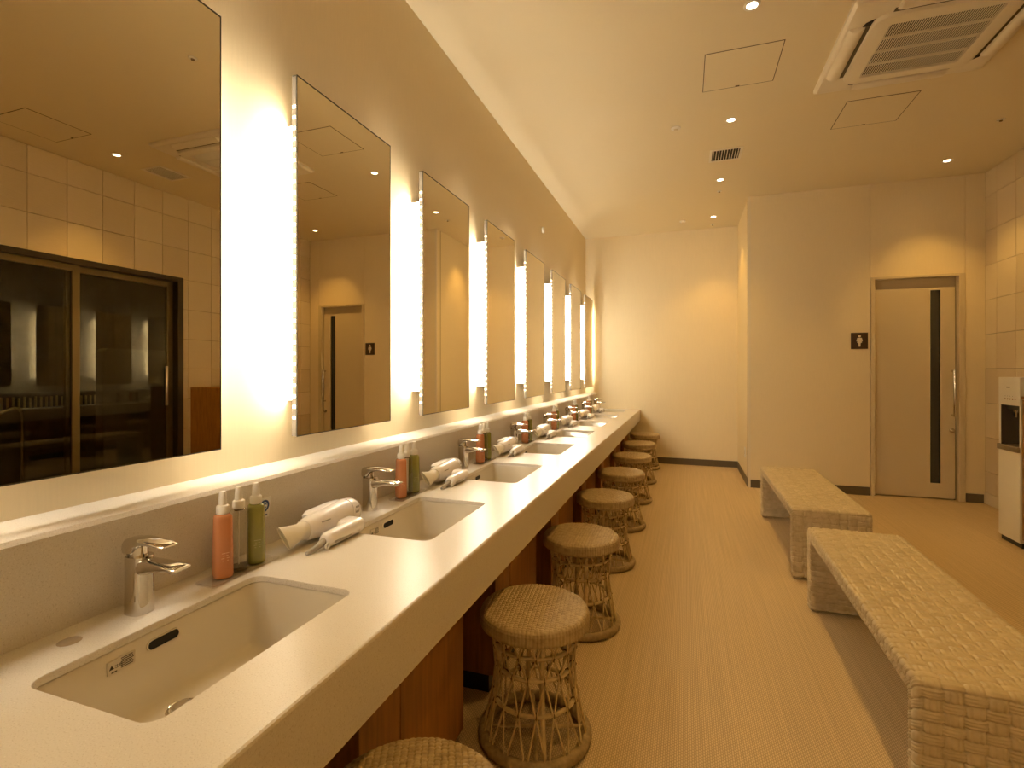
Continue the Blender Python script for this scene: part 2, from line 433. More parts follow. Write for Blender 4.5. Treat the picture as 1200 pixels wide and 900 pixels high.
box('closing_gap', (LX1, DX1-0.022, YD+0.06, YD+0.066, 0, 1.985), dark_m, d1)

# toilet sign
sg = thing('restroom_sign', 'square brown restroom sign with a pale woman pictogram', 'sign', (1.5975, YD, 1.493))
box('plate', (-0.0705, 0.0705, -0.006, 0, -0.079, 0.079), signm, sg, bevel=0.0015)
pic = MB()
pic.lathe([(0.0115, -0.0085), (0.0115, -0.006)], (0, 0, 0.045), 18, 'y')
def flat(mb, pts, y0, y1): mb.loft([[(x, y0, z) for x, z in pts], [(x, y1, z) for x, z in pts]])
flat(pic, [(-0.017, 0.029), (0.017, 0.029), (0.020, 0.024), (0.026, -0.004), (0.020, -0.006), (0.015, 0.012), (0.020, -0.018), (0.009, -0.022), (0.007, -0.056), (-0.007, -0.056), (-0.009, -0.022), (-0.020, -0.018), (-0.015, 0.012), (-0.020, -0.006), (-0.026, -0.004), (-0.020, 0.024)], -0.0085, -0.006)
pic.build('pictogram', mat('sign_white', (0.75, 0.66, 0.52), 0.5), sg)
sw = thing('wall_outlet', 'tiny pale outlet plate low on the return wall', 'outlet', (XP, 6.005, 0.32))
box('plate', (-0.006, 0, -0.035, 0.035, -0.055, 0.055), white_m, sw, bevel=0.002)
box('socket', (-0.0075, -0.006, -0.012, 0.012, -0.022, 0.022), cream_m, sw)

# ------------------------------------------------------------------ ceiling fittings
def downlight(x, y, lab, watts=DOWN_W, spread=88):
    t = thing('ceiling_downlight', lab, 'downlight', (x, y, H), 0, 'recessed ceiling downlights')
    MB().lathe([(0.0255, -0.001), (0.030, -0.004), (0.038, -0.004), (0.040, 0.0)], n=28, cap=False).build('trim_ring', white_m, t, smooth=True)
    MB().lathe([(0.026, -0.0005), (0.019, -0.003), (0.004, -0.0038)], n=28).build('lens', lens_m, t, smooth=True)
    ld = bpy.data.lights.new('downlight_beam', 'SPOT'); ld.energy = watts; ld.color = DOWN_COL
    ld.spot_size = math.radians(spread); ld.spot_blend = 0.7; ld.shadow_soft_size = 0.022
    lo = bpy.data.objects.new('downlight_beam', ld); COL.objects.link(lo); lo.parent = t; lo.location = (0, 0, -0.03)
    return t
NL = ['downlight above the aisle just beside the camera', 'downlight above the aisle just in front of the camera', 'downlight at the top edge of the picture left of the air conditioner',
      'downlight between the ceiling hatch and the slatted vent', 'downlight beyond the slatted vent over the aisle', 'downlight nearest the far wall']
for k in range(6): downlight(0.311, 0.335+1.1985*k, NL[k])
for k, (y, l) in enumerate(((5.29, 'downlight in front of the sliding door'), (2.905, 'downlight in front of the dark glass door'), (0.5, 'downlight by the right wall behind the camera'))):
    downlight(2.12, y, l)

downlight(2.98, 3.75, 'added downlight brightening the granite screen beyond the glass door', 14.0, 120)  # lamp added out of view to bring out the granite screen
def hatch(x0, y0, lab, s=0.41):
    t = thing('ceiling_hatch', lab, 'ceiling hatch', (x0+s/2, y0+s/2, H), 0, 'square ceiling access hatches')
    MB().box(-s/2, s/2, -s/2, -s/2+0.004, -0.0015, 0).box(-s/2, s/2, s/2-0.004, s/2, -0.0015, 0).box(-s/2, -s/2+0.004, -s/2, s/2, -0.0015, 0).box(s/2-0.004, s/2, -s/2, s/2, -0.0015, 0).build('joint_frame', seam_m, t)
    box('panel', (-s/2+0.005, s/2-0.005, -s/2+0.005, s/2-0.005, -0.002, 0), ceil_m, t)
    box('latch', (-0.012, 0.012, s/2-0.016, s/2-0.008, -0.004, -0.002), seam_m, t)
hatch(0.105, 3.07, 'square ceiling hatch left of the air conditioner')
hatch(1.022, 3.912, 'square ceiling hatch just beyond the air conditioner')
hatch(1.905, 2.178, 'square ceiling hatch seen only in the nearest mirror')

def vent(cx, cy, w, d, lab, n, dark):
    t = thing('ceiling_vent', lab, 'vent', (cx, cy, H), 0, 'slatted ceiling vents')
    b = 0.02
    MB().box(-w/2, w/2, -d/2, -d/2+b, -0.006, 0).box(-w/2, w/2, d/2-b, d/2, -0.006, 0).box(-w/2, -w/2+b, -d/2+b, d/2-b, -0.006, 0).box(w/2-b, w/2, -d/2+b, d/2-b, -0.006, 0).build('frame', acw_m, t, bevel=0.0015, segs=1)
    box('duct', (-w/2+b, w/2-b, -d/2+b, d/2-b, -0.001, 0), dark_m, t)
    sl = None
    for k in range(n):
        x = -w/2+b+(w-2*b)*(k+0.5)/n
        if sl is None: sl = box('slat', (-0.0022, 0.0022, -d/2+b, d/2-b, -0.006, -0.001), acw_m, t)
        else: sl = sl.copy(); COL.objects.link(sl)
        sl.location = (x, 0, 0)
vent(0.316, 4.54, 0.25, 0.25, 'dark slatted vent between two aisle downlights', 10, True)
vent(2.105, 3.32, 0.25, 0.30, 'slatted vent reflected beside the air conditioner', 9, False)

def disc_sensor(x, y, lab, r, h, dark):
    t = thing('ceiling_sensor', lab, 'sensor', (x, y, H), 0, 'small round ceiling sensors')
    MB().lathe([(r, 0), (r, -h*0.5), (r*0.7, -h), (r*0.2, -h)], n=20).build('housing', white_m, t, smooth=True)
    MB().lathe([(r*0.45, -h), (r*0.35, -h-0.006), (r*0.1, -h-0.007)], n=14).build('eye', canedark_m if dark else cream_m, t, smooth=True)
disc_sensor(-0.066, 3.927, 'small white smoke sensor left of the slatted vent', 0.034, 0.012, False)
disc_sensor(-0.029, 6.388, 'small white smoke sensor near the far wall', 0.034, 0.02, False)
disc_sensor(2.136, 4.549, 'small round sensor on the ceiling by the tiled wall', 0.024, 0.008, True)
disc_sensor(0.323, 5.447, 'small dark sensor just beyond the third visible downlight', 0.022, 0.008, True)
disc_sensor(0.317, 6.656, 'small dark sensor closest to the far wall', 0.022, 0.008, True)
disc_sensor(0.318, 2.147, 'small sensor reflected at the top of the nearest mirror', 0.024, 0.008, True)
ws = thing('wall_sensor', 'small pale round button high on the wall above the mirrors', 'sensor', (XW, 4.637, 2.544))
MB().lathe([(0.03, 0), (0.03, 0.012), (0.022, 0.018)], n=18, axis='x').build('button', white_m, ws, smooth=True)

# air conditioner cassette
ac = thing('ceiling_air_conditioner', 'white four-way ceiling air conditioner cassette with a dark grille', 'air conditioner', (1.213, 3.268, H))
R = 0.435
MB().loft([rrect(0, 0, 2*R, 2*R, 0.012, 0), rrect(0, 0, 2*R, 2*R, 0.012, -0.018), rrect(0, 0, 2*R-0.03, 2*R-0.03, 0.012, -0.030), rrect(0, 0, 2*R-0.09, 2*R-0.09, 0.03, -0.034)]).build('outer_panel', acw_m, ac, smooth=True, angle=0.5)
GW, GD = 0.235, 0.245
ring_o = rrect(0, 0, 0.62, 0.62, 0.07, -0.034, 6); 
ip = MB()
oo = rrect(0, 0, 0.635, 0.635, 0.075, -0.034, 6); o2 = rrect(0, 0, 0.62, 0.62, 0.07, -0.052, 6); o3 = rrect(0, 0, 0.585, 0.585, 0.05, -0.056, 6)
gi = rrect(0, 0.0, 2*GW, 2*GD, 0.004, -0.056, 6); gj = rrect(0, 0, 2*GW, 2*GD, 0.004, -0.040, 6)
ip.loft([oo, o2, o3, gi, gj], cap0=False, cap1=False)
ip.build('centre_panel', acw_m, ac, smooth=True, angle=0.5)
box('filter', (-GW, GW, -GD, GD, -0.041, -0.036), dark_m, ac)
sl = MB()
for k in range(46):
    x = -GW+2*GW*(k+0.5)/46
    sl.box(x-0.0019, x+0.0019, -GD, GD, -0.055, -0.0515)
tag(sl.build('grille_slats', acw_m, ac), kind='stuff')
cb = None
for k in range(3):
    y = -GD+2*GD*(k+1)/4
    o = box('cross_bar', (-GW, GW, y-0.003, y+0.003, -0.056, -0.044), acw_m, ac)
# four curved louvres beside the centre panel; dark slabs paint in slot and gap shade
prof = [(0.0, -0.030), (0.004, -0.046), (0.018, -0.056), (0.040, -0.058), (0.060, -0.050), (0.072, -0.036), (0.072, -0.030)]
for q in range(4):
    a = q*PI/2; M = Matrix.Rotation(a, 3, 'Z')
    lv = MB()
    loops = []
    for y in (-0.235, -0.228, 0.228, 0.235):
        sc = 0.75 if abs(y) > 0.23 else 1.0
        loops.append([tuple(M @ Vector((0.325+0.012+p*sc, y, -0.030+(z+0.030)*sc))) for p, z in prof])
    lv.loft(loops)
    lv.build('louvre', acw_m, ac, smooth=True, angle=0.6)
    ds = MB()
    vs = [tuple(M @ Vector(p)) for p in [(0.308, -0.245, -0.0345), (0.345, -0.245, -0.0345), (0.345, 0.245, -0.0345), (0.308, 0.245, -0.0345)]]
    vs2 = [(x, y, z-0.0022) for x, y, z in vs]
    ds.loft([vs, vs2]); ds.build('outlet_shade', mat('slot_shadow', (0.10, 0.075, 0.045), 0.7), ac)
    cn = MB()
    pts = [(0.318, 0.238, -0.034), (0.352, 0.236, -0.034), (0.345, 0.262, -0.034), (0.312, 0.285, -0.034)]
    p1 = [tuple(M @ Vector(p)) for p in pts]; cn.loft([p1, [(x, y, z-0.003) for x, y, z in p1]])
    cn.build('gap_shade', dark_m, ac)

# ------------------------------------------------------------------ counter with backsplash
CY0, CY1 = -0.75, YB+0.004
BW, BD = 0.290, 0.470       # basin opening: across, along
BX = -0.866
BY0 = 0.748
XS = -1.155
vc = thing('vanity_counter', 'long speckled cream vanity counter along the mirror wall', 'counter', (0, 0, 0))
wt = MB()
rr_ = 0.028
def opening(cy, z, grow=0.0): return rrect(BX, cy, BW+2*grow, BD+2*grow, rr_+grow, z, 6)
edges_y = [CY0]+[BY0-PITCH/2+PITCH*k for k in range(-1, 9)]
cells = []
ks = list(range(-1, 8))
for i, k in enumerate(ks):
    y0 = CY0 if k == -1 else BY0+PITCH*(k-0.5)
    y1 = CY1 if k == 7 else BY0+PITCH*(k+0.5)
    cells.append((k, y0, y1))
XF = XC-0.006    # top edge is eased
for k, y0, y1 in cells:
    inner = opening(BY0+PITCH*k, ZC)
    n = 7
    outer = [(XF, y1, ZC), (XS, y1, ZC), (XS, y0, ZC), (XF, y0, ZC)]
    o = len(wt.v)
    wt.v += outer+[tuple(p) for p in inner]
    for c in range(4):
        for j in range(n-1): wt.f.append((o+c, o+4+c*n+j, o+4+c*n+j+1))
        d = (c+1) % 4
        wt.f.append((o+c, o+4+c*n+n-1, o+4+d*n, o+d))
    low = opening(BY0+PITCH*k, ZC-0.014)
    ed = opening(BY0+PITCH*k, ZC-0.002, -0.001)
    wt.loft([inner, ed, [(p[0], p[1], ZC-0.014) for p in ed]], cap0=False, cap1=False)
# eased edge, apron, underside
sec = [(XF, ZC), (XC-0.0018, ZC-0.0018), (XC, ZC-0.006), (XC, 0.549), (XC-0.004, 0.545), (XC-0.03, 0.545), (XC-0.03, 0.60), (-0.685, 0.60)]
wt.add([(x, CY0, z) for x, z in sec]+[(x, CY1, z) for x, z in sec], [(i, i+1, len(sec)+i+1, len(sec)+i) for i in range(len(sec)-1)])
o = wt.build('worktop', counter_m, vc, smooth=True, angle=0.8, recalc=False)
bm = bmesh.new(); bm.from_mesh(o.data); bmesh.ops.remove_doubles(bm, verts=bm.verts[:], dist=0.0001); bmesh.ops.recalc_face_normals(bm, faces=bm.faces[:])
up = [f for f in bm.faces if abs(f.normal.z) > 0.9 and f.calc_center_median().z > ZC-0.001]
if up and up[0].normal.z < 0: bmesh.ops.reverse_faces(bm, faces=bm.faces[:])
ap = [f for f in bm.faces if f.normal.x < -0.3 and f.calc_center_median().x > XC-0.01]
if ap: bmesh.ops.reverse_faces(bm, faces=[f for f in bm.faces if f.calc_center_median().x > XF and f.calc_area() > 0.01])
bm.to_mesh(o.data); bm.free()
o.data.shade_flat()
sec = [(XW+0.0005, 0.60), (XS, 0.60), (XS, ZC+0.004), (-1.134, 0.872), (-1.131, 0.888), (-1.138, 0.897), (-1.15, 0.899), (XW+0.0005, 0.900)]
MB().loft([[(x, CY0, z) for x, z in sec], [(x, CY1, z) for x, z in sec]]).build('backsplash', counter_m, vc, smooth=True, angle=0.6)
ho = MB().lathe([(0.019, 0.0003), (0.017, 0.0012), (0.004, 0.0012)], (-1.092, 0.625, ZC), 20).build('hole_cap', mat('hole_cap', (0.32, 0.25, 0.16), 0.4), vc, smooth=True)

# ------------------------------------------------------------------ basins (opening at z = 0 of the thing)
def make_basin():
    t = thing('wash_basin', 'x', 'basin', (BX, BY0, ZC), 0, 'rectangular basins set into the counter')
    def L(g, z, r): return rrect(0, 0, BW+2*g, BD+2*g, r, z, 6)
    lo = [L(0.022, -0.014, 0.05), L(0.022, -0.020, 0.05), L(0.012, -0.12, 0.045), L(-0.01, -0.175, 0.05), L(-0.06, -0.186, 0.05)]
    li = [L(0.022, -0.0135, 0.05), L(0.003, -0.0135, 0.031), L(0.000, -0.018, 0.030), L(-0.006, -0.085, 0.032), L(-0.010, -0.138, 0.034), L(-0.015, -0.151, 0.036), L(-0.026, -0.159, 0.04), L(-0.06, -0.163, 0.045), L(-0.11, -0.166, 0.03)]
    MB().loft(li[::-1]+lo, cap0=True, cap1=True).build('bowl', ceramic_m, t, smooth=True, angle=1.2)
    dr = MB().lathe([(0.0295, -0.1675), (0.0295, -0.1615), (0.026, -0.160), (0.023, -0.1615), (0.021, -0.164)], (-0.080, -0.012, 0), 24).build('drain', chrome_m, t, smooth=True)
    MB().lathe([(0.019, -0.164), (0.019, -0.158), (0.015, -0.155), (0.002, -0.1545)], (-0.080, -0.012, 0), 22).build('plug', steel_m, dr, smooth=True)
    # overflow rim on the wall side; dark capsule paints in its shade
    def cap_(a, b, x, n=8):
        pts = []
        for k in range(n+1): pts.append((x, a+b*math.cos(-PI/2+PI*k/n), b*math.sin(-PI/2+PI*k/n)))
        for k in range(n+1): pts.append((x, -a+b*math.cos(PI/2+PI*k/n), b*math.sin(PI/2+PI*k/n)))
        return pts
    xw = -BW/2+0.0035
    tilt = lambda pts, dz: [(x+(-z)*0.12, y, z+dz) for x, y, z in pts]
    yo = -0.005
    MB().loft([[(x, y+yo, z) for x, y, z in tilt(cap_(0.024, 0.0105, xw-0.004), -0.040)], [(x, y+yo, z) for x, y, z in tilt(cap_(0.024, 0.0105, xw+0.0018), -0.040)], [(x, y+yo, z) for x, y, z in tilt(cap_(0.0235, 0.0085, xw+0.0022), -0.040)]], cap1=False).build('overflow_rim', ceramic_m, t, smooth=True)
    MB().loft([[(x, y+yo, z) for x, y, z in tilt(cap_(0.0235, 0.0086, xw-0.002), -0.040)], [(x, y+yo, z) for x, y, z in tilt(cap_(0.0235, 0.0086, xw+0.0014), -0.040)]]).build('overflow_shade', dark_m, t)
    lb = box('warning_label', (xw-0.001, xw+0.0016, -0.112, -0.062, -0.056, -0.032), mat('label_film', (0.62, 0.54, 0.40), 0.35), t)
    lb.rotation_euler = (0, 0, 0)
    tx = MB()
    for r in range(6):
        z = -0.0345-0.0034*r
        tx.box(xw+0.0016, xw+0.0019, -0.088, -0.065+random.uniform(-0.004, 0), z-0.0009, z+0.0007)
    flat3 = [(-0.109, -0.0475), (-0.1045, -0.040), (-0.100, -0.0475)]
    tx.loft([[(xw+0.0016, y, z) for y, z in flat3], [(xw+0.0019, y, z) for y, z in flat3]])
    tx.box(xw+0.0016, xw+0.0019, -0.105, -0.095, -0.0545, -0.0525)
    tx.build('small_print', ink_m, lb)
    try:
        cu = bpy.data.curves.new('caution', 'FONT'); cu.body = '\u6ce8\u610f'; cu.size = 0.0075; cu.extrude = 0.0001
        fo = bpy.data.objects.new('caution', cu); COL.objects.link(fo)
        dg = bpy.context.evaluated_depsgraph_get(); me = bpy.data.meshes.new_from_object(fo.evaluated_get(dg))
        bpy.data.objects.remove(fo)
        if len(me.polygons):
            me.materials.clear(); me.materials.append(ink_m)
            to = bpy.data.objects.new('caution_text', me); COL.objects.link(to); to.parent = lb
            to.matrix_local = Matrix.Translation((xw+0.0018, -0.0995, -0.0475)) @ Matrix(((0, 0, 1, 0), (1, 0, 0, 0), (0, 1, 0, 0), (0, 0, 0, 1)))
    except Exception as ex: print('text', ex)
    return t
basin = make_basin()
for k in range(8):
    b = basin if k == 0 else copy_tree(basin)
    b.location = (BX, BY0+PITCH*k, ZC)
    b['label'] = 'rectangular white basin in the counter, '+nth(k)

# ------------------------------------------------------------------ taps
def sup(w, d, z, n=20, p=3.0, cx=0, cy=0):
    out = []
    for k in range(n):
        a = 2*PI*k/n; c, s_ = math.cos(a), math.sin(a)
        out.append((cx+w/2*math.copysign(abs(c)**(2/p), c), cy+d/2*math.copysign(abs(s_)**(2/p), s_), z))
    return out
def make_tap():
    t = thing('basin_tap', 'x', 'tap', (0, 0, 0), 0, 'chrome single-lever taps behind the basins')
    MB().loft([sup(0.052, 0.046, 0), sup(0.051, 0.045, 0.006), sup(0.050, 0.044, 0.05), sup(0.050, 0.044, 0.098), sup(0.051, 0.044, 0.112), sup(0.051, 0.043, 0.119)]).build('body', chrome_m, t, smooth=True, angle=0.7)
    # spout sweeping towards the basin
    def sec(x, z, w, h, n=14):
        return [(x, w/2*math.copysign(abs(math.cos(2*PI*k/n))**0.6, math.cos(2*PI*k/n)), z+h/2*math.copysign(abs(math.sin(2*PI*k/n))**0.8, math.sin(2*PI*k/n))) for k in range(n)]
    MB().loft([sec(-0.005, 0.094, 0.038, 0.046), sec(0.025, 0.099, 0.040, 0.034), sec(0.055, 0.103, 0.042, 0.023), sec(0.09, 0.1055, 0.043, 0.015), sec(0.118, 0.106, 0.041, 0.010), sec(0.124, 0.106, 0.036, 0.006)]).build('spout', chrome_m, t, smooth=True, angle=0.9)
    MB().lathe([(0.011, 0.0985), (0.011, 0.0945), (0.008, 0.0935)], (0.103, 0, 0), 16).build('aerator', steel_m, t, smooth=True)
    MB().lathe([(0.017, 0.112), (0.017, 0.145)], (-0.002, 0, 0), 16).build('cartridge', chrome_m, t, smooth=True)
    lv = MB()
    lv.loft([sec(-0.0255, 0.133, 0.034, 0.026), sec(-0.022, 0.137, 0.044, 0.036), sec(-0.008, 0.1385, 0.045, 0.038), sec(0.001, 0.1395, 0.045, 0.037), sec(0.010, 0.148, 0.045, 0.022), sec(0.03, 0.151, 0.042, 0.013), sec(0.065, 0.1505, 0.040, 0.0085), sec(0.088, 0.149, 0.035, 0.006), sec(0.093, 0.149, 0.028, 0.004)])
    lv.build('lever', chrome_m, t, smooth=True, angle=0.9)
    return t
tap = make_tap()
for k in range(8):
    o = tap if k == 0 else copy_tree(tap)
    o.location = (-1.090, 0.752+PITCH*k, ZC); o.rotation_euler = (0, 0, 0.04*math.sin(k*2.1))
    o['label'] = 'chrome lever tap behind the basin '+nth(k)

# ------------------------------------------------------------------ bottles on little trays
def bottle_meshes():
    BH = 0.156
    def sec(w, z): return sup(w, w, z, 24, 3.2)
    body = MB().loft([sec(0.036, 0.0), sec(0.0425, 0.003), sec(0.0435, 0.012), sec(0.0425, 0.07), sec(0.0395, 0.142), sec(0.0375, 0.150), sec(0.030, 0.154), sup(0.022, 0.022, 0.155, 24, 2)])
    return body
def make_bottle(kind):
    t = thing('spray_bottle', 'x', 'bottle', (0, 0, 0), 0, 'spray bottles on the counter trays')
    body = bottle_meshes()
    body.build('bottle_body', {'orange': orange_m, 'clear': clear_m, 'green': green_m}[kind], t, smooth=True, angle=0.9)
    if kind == 'clear':
        def sec(w, z): return sup(w, w, z, 20, 3.2)
        MB().loft([sec(0.034, 0.0015), sec(0.039, 0.004), sec(0.0395, 0.009)]).build('lotion', mat('lotion_rest', (0.10, 0.075, 0.05), 0.3), t, smooth=True)
        MB().tube([(0, 0, 0.16), (0, 0, 0.012)], 0.0016, 6).build('dip_tube', white_m, t)
    else:
        for r in range(4):
            w = (0.016, 0.012, 0.018, 0.014)[r]
            MB().box(0.0207-0.00004*r, 0.0213, -w/2, w/2, 0.062-0.006*r, 0.0635-0.006*r).build('print_line', mat('print_'+kind, (0.70, 0.36, 0.16) if kind == 'orange' else (0.36, 0.35, 0.12), 0.4), t)
    MB().lathe([(0.0105, 0.150), (0.0105, 0.156)], n=18).build('neck', seam_m if kind == 'clear' else MATS['orange_lotion' if kind == 'orange' else 'green_lotion'], t)
    cp = MB().lathe([(0.0135, 0.155), (0.0145, 0.157), (0.0145, 0.173), (0.0125, 0.1755), (0.0095, 0.177), (0.009, 0.190)], n=20).build('collar', white_m, t, smooth=True, angle=0.7)
    MB().lathe([(0.0085, 0.189), (0.0088, 0.194), (0.0078, 0.206), (0.006, 0.209), (0.001, 0.2095)], n=18).build('pump_head', white_m, cp, smooth=True, angle=0.8)
    MB().lathe([(0.0022, 0.0), (0.0022, 0.004)], (0.006, 0, 0.200), 8, 'x').build('spray_hole', white_m, cp)
    return t
protos = {k: make_bottle(k) for k in ('orange', 'clear', 'green')}
def make_tray():
    t = thing('bottle_tray', 'x', 'tray', (0, 0, 0), 0, 'clear trays under the bottles')
    MB().loft([rrect(0, 0, 0.062, 0.20, 0.006, 0, 3), rrect(0, 0, 0.066, 0.204, 0.008, 0.005, 3), rrect(0, 0, 0.061, 0.199, 0.006, 0.005, 3), rrect(0, 0, 0.059, 0.197, 0.006, 0.0022, 3)]).build('dish', tray_m, t)
    return t
tray = make_tray()
YT = 0.985
for k in range(7):
    o = tray if k == 0 else copy_tree(tray)
    o.location = (-1.066, YT+PITCH*k, ZC+0.0003)
    o['label'] = 'clear tray holding three bottles by the basin '+nth(k)
    for j, kind in enumerate(('orange', 'clear', 'green')):
        b = protos[kind] if k == 0 else copy_tree(protos[kind])
        jit = 0 if k == 0 else random.uniform(-0.002, 0.002)
        b.location = (-1.073-0.004*(j == 1)+jit*0.5, YT-0.045+0.0505*j+jit+PITCH*k, ZC+0.0028)
        b.rotation_euler = (0, 0, -0.5+random.uniform(-0.25, 0.25))
        adj = {'orange': 'orange spray bottle with a white pump', 'clear': 'clear nearly empty spray bottle', 'green': 'green spray bottle with a white pump'}[kind]
        b['label'] = adj+', by the basin '+nth(k)

# ------------------------------------------------------------------ hair dryers (barrel along y, folded handle in front)
def make_dryer():
    t = thing('hair_dryer', 'x', 'hair dryer', (0, 0, 0), 0, 'white folding hair dryers on the counter')
    def ring(cx, y, cz, w, h, n=28, p=2.3, rot=0.0):
        out = []
        for k in range(n):
            a = 2*PI*k/n; c, s_ = math.cos(a), math.sin(a)
            x = w/2*math.copysign(abs(c)**(2/p), c); z = h/2*math.copysign(abs(s_)**(2/p), s_)
            out.append((cx+x*math.cos(rot)-z*math.sin(rot), y, cz+x*math.sin(rot)+z*math.cos(rot)))
        return out
    z0 = 0.043
    MB().loft([ring(0, 0.055, z0, 0.054, 0.054), ring(0, 0.058, z0, 0.060, 0.060), ring(0, 0.09, z0+0.001, 0.070, 0.071), ring(0, 0.14, z0+0.002, 0.078, 0.080), ring(0, 0.20, z0+0.003, 0.082, 0.086), ring(0, 0.236, z0+0.003, 0.083, 0.088)]).build('barrel', dryer_m, t, smooth=True, angle=0.9)
    rc = MB().loft([ring(0, 0.236, z0+0.003, 0.079, 0.084), ring(0, 0.239, z0+0.003, 0.079, 0.084), ring(0, 0.240, z0+0.003, 0.083, 0.088), ring(0, 0.268, z0+0.002, 0.080, 0.085), ring(0, 0.284, z0, 0.068, 0.072), ring(0, 0.292, z0, 0.046, 0.048)]).build('rear_cap', dryer_m, t, smooth=True, angle=0.9)
    gr = MB().loft([ring(0, 0.2362, z0+0.003, 0.0800, 0.0850), ring(0, 0.2395, z0+0.003, 0.0800, 0.0850)]).build('seam_ring', cord_m, t, smooth=True)
    for q, a in enumerate((0.5, 0.85)):
        MB().box(0.0410, 0.0425, 0.246, 0.262, z0+0.004+0.016*q, z0+0.010+0.016*q).build('rear_button', cord_m, rc)
    # flared nozzle
    MB().loft([ring(0, 0.058, z0, 0.050, 0.050), ring(0, 0.05, z0, 0.052, 0.052), ring(0, 0.03, z0, 0.048, 0.046, rot=-0.9), ring(0, 0.005, z0, 0.058, 0.034, rot=-0.9), ring(0, -0.022, z0, 0.072, 0.016, rot=-0.9), ring(0, -0.0215, z0, 0.068, 0.011, rot=-0.9), ring(0, -0.012, z0, 0.060, 0.010, rot=-0.9)]).build('nozzle', nozzle_m, t, smooth=True, angle=0.9)
    # fin on top of the barrel and printed name line
    MB().loft([ring(-0.018, 0.085, z0+0.030, 0.030, 0.012), ring(-0.018, 0.10, z0+0.036, 0.036, 0.016), ring(-0.018, 0.20, z0+0.041, 0.036, 0.012), ring(-0.018, 0.232, z0+0.040, 0.032, 0.010)]).build('top_fin', dryer_m, t, smooth=True, angle=0.9)
    pl = MB()
    for k in range(9):
        if k in (0, 8) or True: pl.box(0.0335, 0.0372, 0.092+0.0042*k, 0.0948+0.0042*k, z0+0.0155, z0+0.018)
    pl.build('printed_name', cord_m, t)
    # folded handle joined by an elbow
    hz = 0.0235; hx = 0.078
    MB().box(0.002, hx+0.0222, 0.150, 0.226, 0.003, 0.0475).build('elbow', dryer_m, t, bevel=0.0205, segs=6, angle=1.2)
    h = MB().loft([ring(hx, 0.200, hz, 0.030, 0.030), ring(hx, 0.190, hz, 0.043, 0.044), ring(hx, 0.165, hz, 0.045, 0.045), ring(hx, 0.12, hz, 0.045, 0.046), ring(hx, 0.07, hz-0.001, 0.041, 0.043), ring(hx, 0.05, hz-0.002, 0.034, 0.037), ring(hx, 0.046, hz-0.002, 0.022, 0.024)]).build('handle', dryer_m, t, smooth=True, angle=0.9)
    MB().box(hx+0.014, hx+0.022, 0.07, 0.145, hz-0.012, hz-0.005).build('slide_switch', cord_m, h, bevel=0.001)
    MB().loft([ring(hx-0.010, 0.17, hz+0.003, 0.006, 0.03), ring(hx-0.020, 0.06, hz+0.002, 0.006, 0.026)]).build('handle_inset', cord_m, h, smooth=True)
    MB().loft([ring(hx, 0.048, hz-0.002, 0.020, 0.022), ring(hx-0.003, 0.02, 0.013, 0.014, 0.018), ring(hx-0.009, -0.012, 0.006, 0.008, 0.010)]).build('cord_sleeve', cord_m, t, smooth=True)
    rg = [(hx+0.016, 0.044+0.008*math.cos(a), 0.011+0.008*math.sin(a)) for a in np.linspace(0, 2*PI, 14, endpoint=False)]
    MB().tube(rg, 0.003, 6, closed=True).build('hanging_ring', white_m, t, smooth=True)
    return t
dryer = make_dryer()
for k in range(7):
    o = dryer if k == 0 else copy_tree(dryer)
    o.location = (-1.052+(0 if k == 0 else random.uniform(-0.008, 0.01)), 1.138+PITCH*k+(0 if k == 0 else random.uniform(-0.02, 0.02)), ZC)
    o.rotation_euler = (0, 0, 0 if k == 0 else random.uniform(-0.05, 0.05))
    o['label'] = ('white hair dryer nearest the camera, beside the round blue sticker' if k == 0 else 'white hair dryer lying on the counter, '+nth(k, 7))

# round emblem sticker on the backsplash
st = thing('emblem_sticker', 'small white sticker with a round blue emblem on the backsplash', 'sticker', (-1.1425, 1.135, 0.808))
st.rotation_euler = (0, 0.137, 0)
box('sheet', (-0.0002, 0.0016, -0.0225, 0.0225, -0.03, 0.03), paper_m, st)
em = MB()
n = 28
ro, ri = 0.0185, 0.0125
em.loft([[(0.0016, ro*math.cos(2*PI*k/n), 0.005+ro*math.sin(2*PI*k/n)) for k in range(n)], [(0.0021, ro*math.cos(2*PI*k/n), 0.005+ro*math.sin(2*PI*k/n)) for k in range(n)], [(0.0021, ri*math.cos(2*PI*k/n), 0.005+ri*math.sin(2*PI*k/n)) for k in range(n)], [(0.0016, ri*math.cos(2*PI*k/n), 0.005+ri*math.sin(2*PI*k/n)) for k in range(n)]], cap0=False, cap1=False)
em.build('blue_ring', blue_m, st)
wv = MB()
pts = [(-0.010, 0.0), (-0.006, 0.008), (0.002, 0.010), (0.009, 0.006), (0.010, 0.002), (0.004, 0.004), (-0.001, 0.002), (0.003, -0.002), (0.010, -0.002), (0.007, -0.007), (0.0, -0.009), (-0.007, -0.007)]
wv.loft([[(0.0016, y, z+0.005) for y, z in pts], [(0.0020, y, z+0.005) for y, z in pts]])
wv.build('wave_mark', mat('blue_grey_ink', (0.16, 0.25, 0.40), 0.5), st)
MB().box(0.0016, 0.0019, -0.015, -0.002, -0.024, -0.020).box(0.0016, 0.0019, 0.001, 0.015, -0.024, -0.020).build('small_print', blue_m, st)

